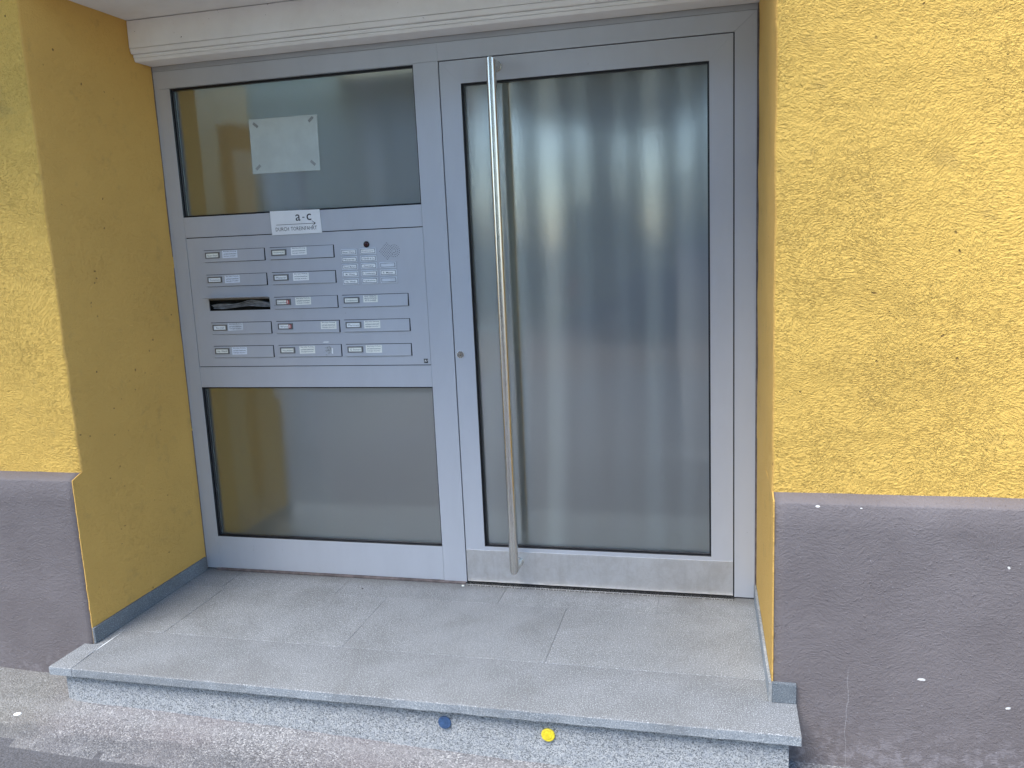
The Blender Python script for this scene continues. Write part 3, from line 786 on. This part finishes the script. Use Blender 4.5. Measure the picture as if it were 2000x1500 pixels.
for i, nm in enumerate([None, "F. Maier", None]): bell(-0.6560, 1.3315 - i * 0.0297, nm)
ln = MB().disc((-0.7075, 1.4295), 0.0128, -0.0025, 0.0, 24).build("camera_ring", M['black'], lp, bevel=0.0008)
bm = bmesh.new(); bmesh.ops.create_uvsphere(bm, u_segments=20, v_segments=10, radius=0.0105)
for v in bm.verts: v.co = Vector((v.co.x - 0.7075, v.co.y * 0.55 - 0.002, v.co.z + 1.4295))
me = bpy.data.meshes.new("camera_lens"); bm.to_mesh(me); bm.free(); me.materials.append(M['lens'])
for p in me.polygons: p.use_smooth = True
o = bpy.data.objects.new("camera_lens", me); COL.objects.link(o); o.parent = ln; o.matrix_parent_inverse = world_of(ln).inverted()
sp = MB(); cx, cz = -0.6215, 1.3990; st_ = 0.0068
for i in range(7):
    for j in range(7):
        px = cx + (i - j) * st_ * 0.77; pz = cz + (i + j - 6) * st_ * 0.80
        if i - j > 4: continue
        sp.disc((px, pz), 0.0015, -0.0004, 0.0002, 7)
for q, (rr, cnt) in enumerate([(0.008, 6), (0.016, 10), (0.0235, 13)]):
    for k in range(cnt):
        a = R(-115 + 230 * k / (cnt - 1)); px, pz = cx + 0.030 + rr * math.cos(a), cz + rr * math.sin(a)
        sp.disc((px, pz), 0.0015, -0.0004, 0.0002, 7)
sp.build("speaker_grille", M['ink'], lp)
lg = MB().box(-0.4935, -0.4765, -0.0012, 0.0, 0.943, 0.9605)
put_text(lg, "JU", -0.485, 0.9465, -0.0014, 0.0125, 0.0105, 1, 0.02)
lg.build("maker_plate", [M['ink'], M['paper']], lp)

# ================================================================== SIGNS
sg = MB().prism([(-1.1215, 1.4835), (-0.8965, 1.4845), (-0.9005, 1.5785), (-1.1230, 1.5812)], 'y', -0.0042, -0.0022)
put_text(sg, "a", -0.9983, 1.5365, -0.0044, 0.0215, 0.0262, 1, 0.004, res=4)
put_text(sg, "-", -0.9738, 1.5480, -0.0044, 0.0100, 0.0036, 1, 0.004)
put_text(sg, "c", -0.9490, 1.5370, -0.0044, 0.0205, 0.0262, 1, 0.004, res=4)
sg.box(-1.0985, -0.925, -0.0045, -0.0043, 1.5232, 1.5250, 1)
for sgn in (1, -1):
    m_ = Matrix.Translation((-0.9215, 0, 1.5241)) @ Matrix.Rotation(R(180) + sgn * R(32), 4, 'Y')
    sg.box(0, 0.019, -0.0046, -0.0044, -0.0009, 0.0009, 1, m_)
sg.prism([(-0.9205, 1.5241), (-0.9285, 1.5266), (-0.9285, 1.5216)], 'y', -0.0047, -0.0044, 1)
put_text(sg, "DURCH", -1.0730, 1.4985, -0.0044, 0.0600, 0.0150, 1, 0.0)
put_text(sg, "TOREINFAHRT", -0.9760, 1.4985, -0.0044, 0.1170, 0.0150, 1, 0.0)
so_ = sg.build("direction_sign", [M['sign'], M['ink']])
tag(so_, "small white sign reading a-c with arrow above the letterboxes", "sign")
pn = thing("paper_notice", "blank white paper taped behind the upper left textured glass", "paper", (-1.05, 0.0245, 1.735))
pn_b = MB().prism([(-1.2000, 1.7370), (-0.8965, 1.7345), (-0.8915, 1.9520), (-1.1965, 1.9530)], 'y', 0.0246, 0.0256); pn_b.build("sheet", M['notice'], pn)
for x, z, a in ((-1.168, 1.930, 40), (-0.920, 1.935, -40), (-1.172, 1.762, -38), (-0.925, 1.765, 42)):
    MB().box(-.013, .013, 0.0238, 0.0244, -.0055, .0055, 0, Matrix.Translation((x, 0, z)) @ Matrix.Rotation(R(a), 4, 'Y')).build("tape_piece", M['tape'], pn)

# ================================================================== STEP AND PAVING
ls = thing("stone_step", "grey stone entrance step with slab paving and speckled granite riser", "step", (-0.4, -0.5, -0.19))
def slab_tile(name, x0, x1, y0, y1, z1=0.0, th=0.03, front=False, mat=None, dz=0.0, skewl=0.0, skewr=0.0):
    b = MB(); n = max(2, int((x1 - x0) / 0.02)); rings = []
    for i in range(n + 1):
        u = i / n; x = x0 + (x1 - x0) * u
        f = (nz(x, 1, 3, 13) * 0.0028 + nz(x, 8, 3, 45) * 0.0016 + abs(nz(x, 2, 1, 70)) * .0012) if front else 0
        xf = x + (skewl * (1 - u) + skewr * u)
        ch = 0.0016 if front else 0.0006
        rings.append([(xf, y0 + f, z1 - th + dz + (nz(x, 4, 4, 30) * 0.0015 if front else 0)), (xf, y0 + f * .6, z1 - ch * 1.6 + dz), (xf, y0 + f * .6 + ch * 2, z1 + dz), (x, y1 - .0006, z1 + dz), (x, y1, z1 - .0006 + dz), (x, y1, z1 - th + dz)])
    for r_ in rings: b.v += r_
    for j in range(n):
        for i in range(6):
            k = (i + 1) % 6; b.f.append([j * 6 + i, (j + 1) * 6 + i, (j + 1) * 6 + k, j * 6 + k]); b.m.append(1 if (front and i == 0) else 0)
    b.f.append(list(range(6))); b.m.append(1); b.f.append([n * 6 + i for i in range(6)]); b.m.append(1)
    return b.build(name, [M['stone'], M['stone_edge']], ls)
g = 0.0009
slab_tile("edge_slab", -1.643, -1.5655 - g, -0.912, -0.735, front=True, skewr=0.014, skewl=-.002)
slab_tile("edge_slab", -1.5655 + g, 0.899, -0.912, -0.612 - g, front=True, skewl=0.014, skewr=0.0)
slab_tile("edge_slab", -1.608, -1.5655 - g, -0.733, -0.612 - g, dz=-.0004)
mid = [-1.6055, -1.395, -0.652, 0.0955, 0.8265]
for i in range(4): slab_tile("paving_slab", mid[i] + g, mid[i + 1] - g, -0.612 + g, -0.180 - g, dz=random.uniform(-.0006, .0004))
back = [-1.6055, -1.415, -0.885, -0.184, 0.441, 0.8125]
for i in range(5): slab_tile("paving_slab", back[i] + g, back[i + 1] - g, -0.180 + g, 0.030, dz=random.uniform(-.0006, .0004))
MB().box(-1.60, 0.86, -0.86, 0.07, -0.06, -0.0024).build("mortar_bed", M['mortar'], ls)
MB().box(-1.568, -1.562, -0.905, -0.60, -0.028, -0.0012).build("white_grout_line", M['paper'], ls)
# riser
b = MB(); xs = [-1.612 + (0.867 + 1.612) * i / 130 for i in range(131)]
for x in xs:
    e = 0.012 * max(0, (-1.585 - x) / 0.027)
    ring = [(x, -0.60, -0.40)]
    for q in range(9):
        z = -0.40 + (-0.0302 + 0.40) * q / 8
        ring.append((x, -0.887 + nz(x, 0, z, 6) * 0.003 + nz(x, 3, z, 30) * 0.0018 + e, z))
    ring.append((x, -0.60, -0.0302)); b.v += ring
R_ = 11
for j in range(130):
    for i in range(R_): k = (i + 1) % R_; b.f.append([j * R_ + i, (j + 1) * R_ + i, (j + 1) * R_ + k, j * R_ + k]); b.m.append(0)
b.f.append(list(range(R_))); b.m.append(0); b.f.append([130 * R_ + i for i in range(R_)]); b.m.append(0)
b.build("granite_riser", M['granite'], ls)
# skirting stones
sk = thing("skirting", "dark stone skirting strip along the foot of the left ochre reveal", "skirting", (-1.6, -0.35, 0))
ys = [-0.733, -0.40, -0.012]
for i in range(2):
    MB().box(-1.6052, -1.5955, ys[i] + .0006, ys[i + 1] - .0006, 0.0005, 0.062 - (0.001 * i)).build("skirting_stone", M['skirt'], sk, bevel=0.0012)
sk2 = thing("skirting", "grey stone skirting with short return piece at the right reveal foot", "skirting", (0.83, -0.4, 0))
def sk_r(y0, y1):
    f = lambda y: 0.812 + (0.8265 - 0.812) * (-y / 0.682)
    poly = [(f(y0) - 0.0095, y0), (f(y0) - .0005, y0), (f(y1) - .0005, y1), (f(y1) - 0.0095, y1)]
    MB().prism(poly, 'z', 0.0005, 0.064).build("skirting_stone", M['stone_edge'], sk2, bevel=0.0012)
sk_r(-0.738, -0.36); sk_r(-0.3588, -0.004)
MB().box(0.8285, 0.8985, -0.7425, -0.7285, 0.0005, 0.0635).build("skirting_stone", M['skirt'], sk2, bevel=0.0012)
MB().box(0.8185, 0.8278, -0.7425, -0.7385, 0.0005, 0.0635).build("mortar_joint", M['mortar'], sk2)

# round markers on the riser
def marker(name, x, z, mat, label):
    o = MB().disc((x, z), 0.0215, -0.894, -0.886, 30, 0).build(name, mat, None, bevel=0.003, seg=3)
    r = MB(); r.disc((x, z), 0.012, -0.8955, -0.8935, 24)
    r.build("raised_centre", mat, o, bevel=0.001)
    return tag(o, label, "marker cap")
marker("round_marker_cap", -0.176, -0.079, M['blue'], "round blue plastic cap on the granite riser")
marker("round_marker_cap", 0.159, -0.087, M['yellow'], "round yellow plastic cap on the granite riser")

# pavement
def gz(x, y):
    z = -0.150 - 0.0215 * (x + 1.6) * (1.0 if x < 1.2 else 0.9) + 0.022 * (y + 0.89)
    return max(z, -0.23) if y > -1.2 else max(z, -0.27)
b = MB(); X = [-4 + 0.025 * i for i in range(281)]; Y = [-3.0 + 0.03 * i for i in range(82)]
# cut the old darker asphalt away at its ragged edge
def edge_y(x): return -1.122 - 0.03 * max(0, x + 1.3) + nz(x, 0, 0, 5) * 0.012 + nz(x, 5, 0, 22) * 0.004
for y in Y:
    for x in X:
        z = gz(x, y) + nz(x, y, 0, 6) * 0.004 + nz(x, y, 3, 25) * 0.0015
        if y < edge_y(x): z -= 0.011 * min(1, (edge_y(x) - y) / 0.02)
        # cement fillet heaped against the left part of the riser
        if -1.62 < x < -0.2: z += 0.014 * max(0, 1 - abs(y + 0.885) / 0.07) * max(0, min(1, (-0.2 - x) / 0.6))
        b.v.append((x, y, z))
nx = len(X)
for j in range(len(Y) - 1):
    for i in range(nx - 1):
        b.f.append([j * nx + i, j * nx + i + 1, (j + 1) * nx + i + 1, (j + 1) * nx + i])
        yc = (Y[j] + Y[j + 1]) / 2; xcn = (X[i] + X[i + 1]) / 2
        b.m.append(1 if yc < edge_y(xcn) - 0.005 else 0)
struct(b.build("pavement", [M['ground'], M['asphalt']], None, smooth=True))
for (x0, x1) in ((-14, -4.0), (4.0 - 1.0, 14)):
    pass
struct(MB().box(-16, -4.001, -3.0, -0.6, -0.4, -0.13).box(3.001, 16, -3.0, -0.6, -0.4, -0.262).build("pavement_beyond", M['ground'], None))
struct(MB().box(-60, 60, -7.9, -3.15, -0.45, -0.385).build("road", M['road'], None))
struct(MB().box(-60, 60, -150, -7.9, -0.45, -0.33).build("verge_ground", M['verge'], None))
struct(MB().box(-200, 200, -200, 200, -0.60, -0.455).build("ground", M['verge'], None))
kb = thing("kerb", "pale kerb stones between the pavement and the road", "kerb", (0, -3.07, -0.4))
for i in range(16):
    MB().box(-8 + i, -7.01 + i, -3.14, -3.005, -0.42, -0.262).build("kerb_stone", M['kerb'], kb, bevel=0.01)
# little things on the ground
def pebble(x, y, r, rz, mat, label, name, cat, flat=0.4, seed=1):
    bm = bmesh.new(); bmesh.ops.create_icosphere(bm, subdivisions=2, radius=r)
    z = gz(x, y) if y < -0.9 else 0.0
    for v in bm.verts:
        k = 1 + 0.35 * nz(v.co.x / r + seed, v.co.y / r, v.co.z / r, 1.3)
        v.co = Vector((v.co.x * k, v.co.y * k * rz, v.co.z * k * flat))
    me = bpy.data.meshes.new(name); bm.to_mesh(me); bm.free(); me.materials.append(mat)
    for p in me.polygons: p.use_smooth = True
    o = bpy.data.objects.new(name, me); COL.objects.link(o); o.location = (x, y, z + r * flat * .3)
    return tag(o, label, cat)
pebble(-0.779, -0.925, 0.011, 0.6, M['asphalt'], "small flat grey pebble on the pavement near the step", "pebble", "pebble", .45, 3)
pebble(-1.735, -0.985, 0.014, 0.8, M['paper'], "white dropping splashed on the pavement left of the step", "white_splash", "splash", .12, 9)
pebble(-0.372, -0.030, 0.006, 0.8, M['ivory'], "tiny pale crumb of mortar beside the door threshold", "mortar_crumb", "crumb", .6, 5)
pebble(-0.79, -0.115, 0.0045, 0.8, M['black'], "tiny dark speck on the back row of paving", "dark_speck", "speck", .3, 6)

# ================================================================== HALL BEHIND THE GLASS
struct(MB().box(-2.2, 1.6, 0.07, 5.0, -0.1, -0.004).build("hall_floor", M['hallfloor'], None))
struct(MB().box(-2.05, -1.95, 0.30, 5.0, -0.004, 2.7).build("hall_wall_left", M['hallwall'], None))
struct(MB().box(-2.05, -1.62, 0.08, 0.30, -0.004, 2.7).build("hall_wall_return", M['hallwall'], None))
struct(MB().box(1.3, 1.4, 0.30, 5.0, -0.004, 2.7).build("hall_wall_right", M['hallwall'], None))
struct(MB().box(-2.05, 1.4, 4.4, 4.5, -0.004, 2.7).build("hall_wall_rear", M['hallwall'], None))
struct(MB().box(-2.05, 1.4, 0.08, 0.4, 2.6, 2.7).box(-0.9, 1.4, 0.4, 2.6, 2.6, 2.7).box(-2.05, 1.4, 2.6, 4.4, 2.6, 2.7).build("hall_ceiling", M['hallceil'], None))  # opening at the left added to let sky light brighten the hall
idr = thing("inner_door", "brown wooden inner door in the hall behind the left glass", "door", (-1.95, 1.45, 0))
MB().box(-1.955, -1.93, 1.0, 1.09, 0, 2.10).box(-1.955, -1.93, 1.85, 1.94, 0, 2.10).box(-1.955, -1.93, 1.09, 1.85, 1.99, 2.12).build("door_lining", M['wood'], idr, bevel=.004)
MB().box(-1.949, -1.938, 1.091, 1.849, 0.01, 1.989).build("door_leaf", M['pale_house'], idr)
MB().box(-1.938, -1.89, 1.14, 1.16, 1.03, 1.05).box(-1.90, -1.885, 1.14, 1.27, 1.03, 1.05).build("handle", M['steel'], idr)
stp = thing("stair_flight", "dark stone stair rising to the right inside the hall", "stairs", (-0.9, 2.0, 0))
for i in range(9):
    MB().box(-1.42 + i * .27, 1.25, 0.95, 2.1, i * .17, (i + 1) * .17 - .001).build("stair_step", M['stair'], stp, bevel=.004)

# ================================================================== STREET BEHIND THE CAMERA (seen only mirrored in the glass)
def leaf_mesh(name, pts, size, mat):
    b = MB()
    for p in pts:
        q = Matrix.Rotation(random.uniform(0, 6.28), 3, Vector((random.gauss(0, 1), random.gauss(0, 1), random.gauss(0, 1))).normalized())
        s = size * random.uniform(.6, 1.3)
        vs = [Vector(p) + q @ Vector(v) for v in ((-s, 0, 0), (0, -s * .5, 0), (s, 0, 0), (0, s * .5, 0))]
        b.add(vs, [(0, 1, 2, 3)])
    me = bpy.data.meshes.new(name); me.from_pydata(b.v, [], b.f); me.materials.append(mat); return me
random.seed(21)
con = []
for k in range(3):
    pts = []
    for i in range(2600):
        t = random.random() ** 0.75; z = 0.1 + 4.6 * t
        rr = (0.335 if z < 1.6 else 0.335 * (1 - (z - 1.6) / 3.3)) * (1 + .18 * nz(k, z, 0, 2.2))
        a = random.uniform(0, 6.283); q = rr * math.sqrt(random.uniform(.55, 1))
        pts.append((q * math.cos(a), q * math.sin(a), z))
    con.append(leaf_mesh("foliage", pts, 0.07, M['thuja']))
cone_core = []
for k in range(1):
    b = MB()
    for j in range(13):
        z = 0.05 + 4.4 * j / 12; rr = (0.26 if z < 1.6 else 0.26 * (1 - (z - 1.6) / 2.95))
        for i in range(10): b.v.append((rr * math.cos(.6283 * i), rr * math.sin(.6283 * i), z))
    for j in range(12):
        for i in range(10): b.f.append([j * 10 + i, j * 10 + (i + 1) % 10, (j + 1) * 10 + (i + 1) % 10, (j + 1) * 10 + i]); b.m.append(0)
    me = bpy.data.meshes.new("inner_foliage"); me.from_pydata(b.v, [], b.f); me.materials.append(M['thuja']); cone_core = me
hn = 0
x = -15.5
while x < 6.5:
    t_ = bpy.data.objects.new("conifer", None); COL.objects.link(t_); t_.location = (x, -14.2 + random.uniform(-.15, .15), -0.33)
    t_.rotation_euler = (0, 0, random.uniform(0, 6)); sc_ = random.uniform(.9, 1.15); t_.scale = (random.uniform(.82, 1.1), random.uniform(.9, 1.1), sc_)
    tag(t_, "slender green conifer in the hedge row across the road", "conifer", "conifers in a row across the road")
    for nm, me in (("crown", con[hn % 3]), ("inner_crown", cone_core)):
        o = bpy.data.objects.new(nm, me); COL.objects.link(o); o.parent = t_
    hn += 1; x += random.choice((0.55, 0.58, 0.62, 0.7, 0.76)) * 1.03
def street_tree(x, y, rx, ry, rz, zc, label, seed):
    random.seed(seed)
    t_ = thing("street_tree", label, "tree", (x, y, -0.33))
    pts = []
    for i in range(9000):
        v = Vector((random.gauss(0, 1), random.gauss(0, 1), random.gauss(0, 1))).normalized() * random.uniform(.55, 1.0) ** .6
        k = 1 + .22 * nz(v.x + seed, v.y, v.z, 2.5)
        pts.append((v.x * rx * k, v.y * ry * k, zc + v.z * rz * k))
    o = bpy.data.objects.new("crown", leaf_mesh("crown", pts, 0.20, M['leaf'])); COL.objects.link(o); o.parent = t_
    b = MB()
    for j in range(8):
        z = zc * j / 7; r = 0.22 * (1 - j * .08)
        for i in range(9): b.v.append((r * math.cos(.698 * i) + .06 * math.sin(j), r * math.sin(.698 * i), z))
    for j in range(7):
        for i in range(9): b.f.append([j * 9 + i, j * 9 + (i + 1) % 9, (j + 1) * 9 + (i + 1) % 9, (j + 1) * 9 + i]); b.m.append(0)
    o = b.build("trunk", M['bark'], None, smooth=True); o.parent = t_
street_tree(-9.5, -17.5, 5.0, 3.2, 3.2, 7.3, "broad street tree farthest left across the road", 1)
street_tree(-1.8, -17.0, 4.6, 3.0, 3.0, 7.0, "broad street tree in the middle across the road", 2)
street_tree(5.6, -17.8, 4.4, 3.2, 3.2, 7.2, "broad street tree farthest right across the road", 3)
# parked car, side on, tail towards the left
car = thing("parked_car", "dark blue estate car parked across the road", "car", (0.6, -11.6, -0.33))
X0, Yc, Z0 = -1.75, -11.6, -0.33
body = MB().prism([(X0, Z0 + .32), (X0 - .05, Z0 + .62), (X0 + .02, Z0 + .95), (X0 + .9, Z0 + 1.0), (X0 + 3.0, Z0 + .98), (X0 + 4.1, Z0 + .82), (X0 + 4.4, Z0 + .6), (X0 + 4.38, Z0 + .3)], 'y', Yc - .85, Yc + .85)
body.build("body", M['carpaint'], car, bevel=.05)
MB().prism([(X0 + .05, Z0 + .96), (X0 + .28, Z0 + 1.44), (X0 + .9, Z0 + 1.5), (X0 + 2.1, Z0 + 1.47), (X0 + 3.0, Z0 + .99)], 'y', Yc - .70, Yc + .70).build("cabin", M['carpaint'], car, bevel=.04)
for a, b_ in ((.35, 1.05), (1.12, 1.85), (1.92, 2.65)):
    MB().prism([(X0 + a, Z0 + 1.02), (X0 + a + (.05 if a > .5 else .1), Z0 + 1.40), (X0 + b_ - (.0 if b_ < 2 else .42), Z0 + 1.40), (X0 + b_, Z0 + 1.02)], 'y', Yc + .69, Yc + .712).build("side_window", M['carglass'], car)
MB().box(X0 - .06, X0 + .12, Yc + .55, Yc + .862, Z0 + .72, Z0 + 1.0).build("tail_lamp", M['redlamp'], car, bevel=.01)
MB().box(X0 - .06, X0 + .12, Yc - .862, Yc - .55, Z0 + .72, Z0 + 1.0).build("tail_lamp", M['redlamp'], car, bevel=.01)
for wx_ in (.75, 3.5):
    for sy in (.80, -.98):
        wv = MB().disc((X0 + wx_, Z0 + .31), .31, Yc + sy, Yc + sy + .18, 24).build("wheel", M['rubber'], car, bevel=.02)
        MB().disc((X0 + wx_, Z0 + .31), .19, Yc + sy + (.17 if sy > 0 else -.01), Yc + sy + (.19 if sy > 0 else .01), 16).build("rim", M['rim'], wv)
def house(name, x0, x1, y1, z1, mat, label):
    h = thing(name, label, "house", ((x0 + x1) / 2, y1 - 4, -0.4))
    MB().box(x0, x1, y1 - 7, y1, -0.45, z1).build("wall", M[mat], h)
    MB().prism([(y1 + .5, z1 + .001), (y1 - 3.5, z1 + 2.4), (y1 - 7.5, z1 + .001)], 'x', x0 - .4, x1 + .4).build("roof", M['roof'], h)
    for k in range(int((x1 - x0) / 2.2)):
        for zz in (0.9, 3.6):
            if zz + 1.3 < z1:
                wv = MB().box(x0 + .6 + k * 2.2, x0 + 1.7 + k * 2.2, y1 + .001, y1 + .05, zz, zz + 1.3).build("window", M['sign'], h)
                MB().box(x0 + .7 + k * 2.2, x0 + 1.6 + k * 2.2, y1 + .04, y1 + .06, zz + .1, zz + 1.2).build("pane", M['carglass'], wv)
house("pale_house", -17.0, -9.0, -24, 6.3, 'pale_house', "pale house beyond the conifers across the road")
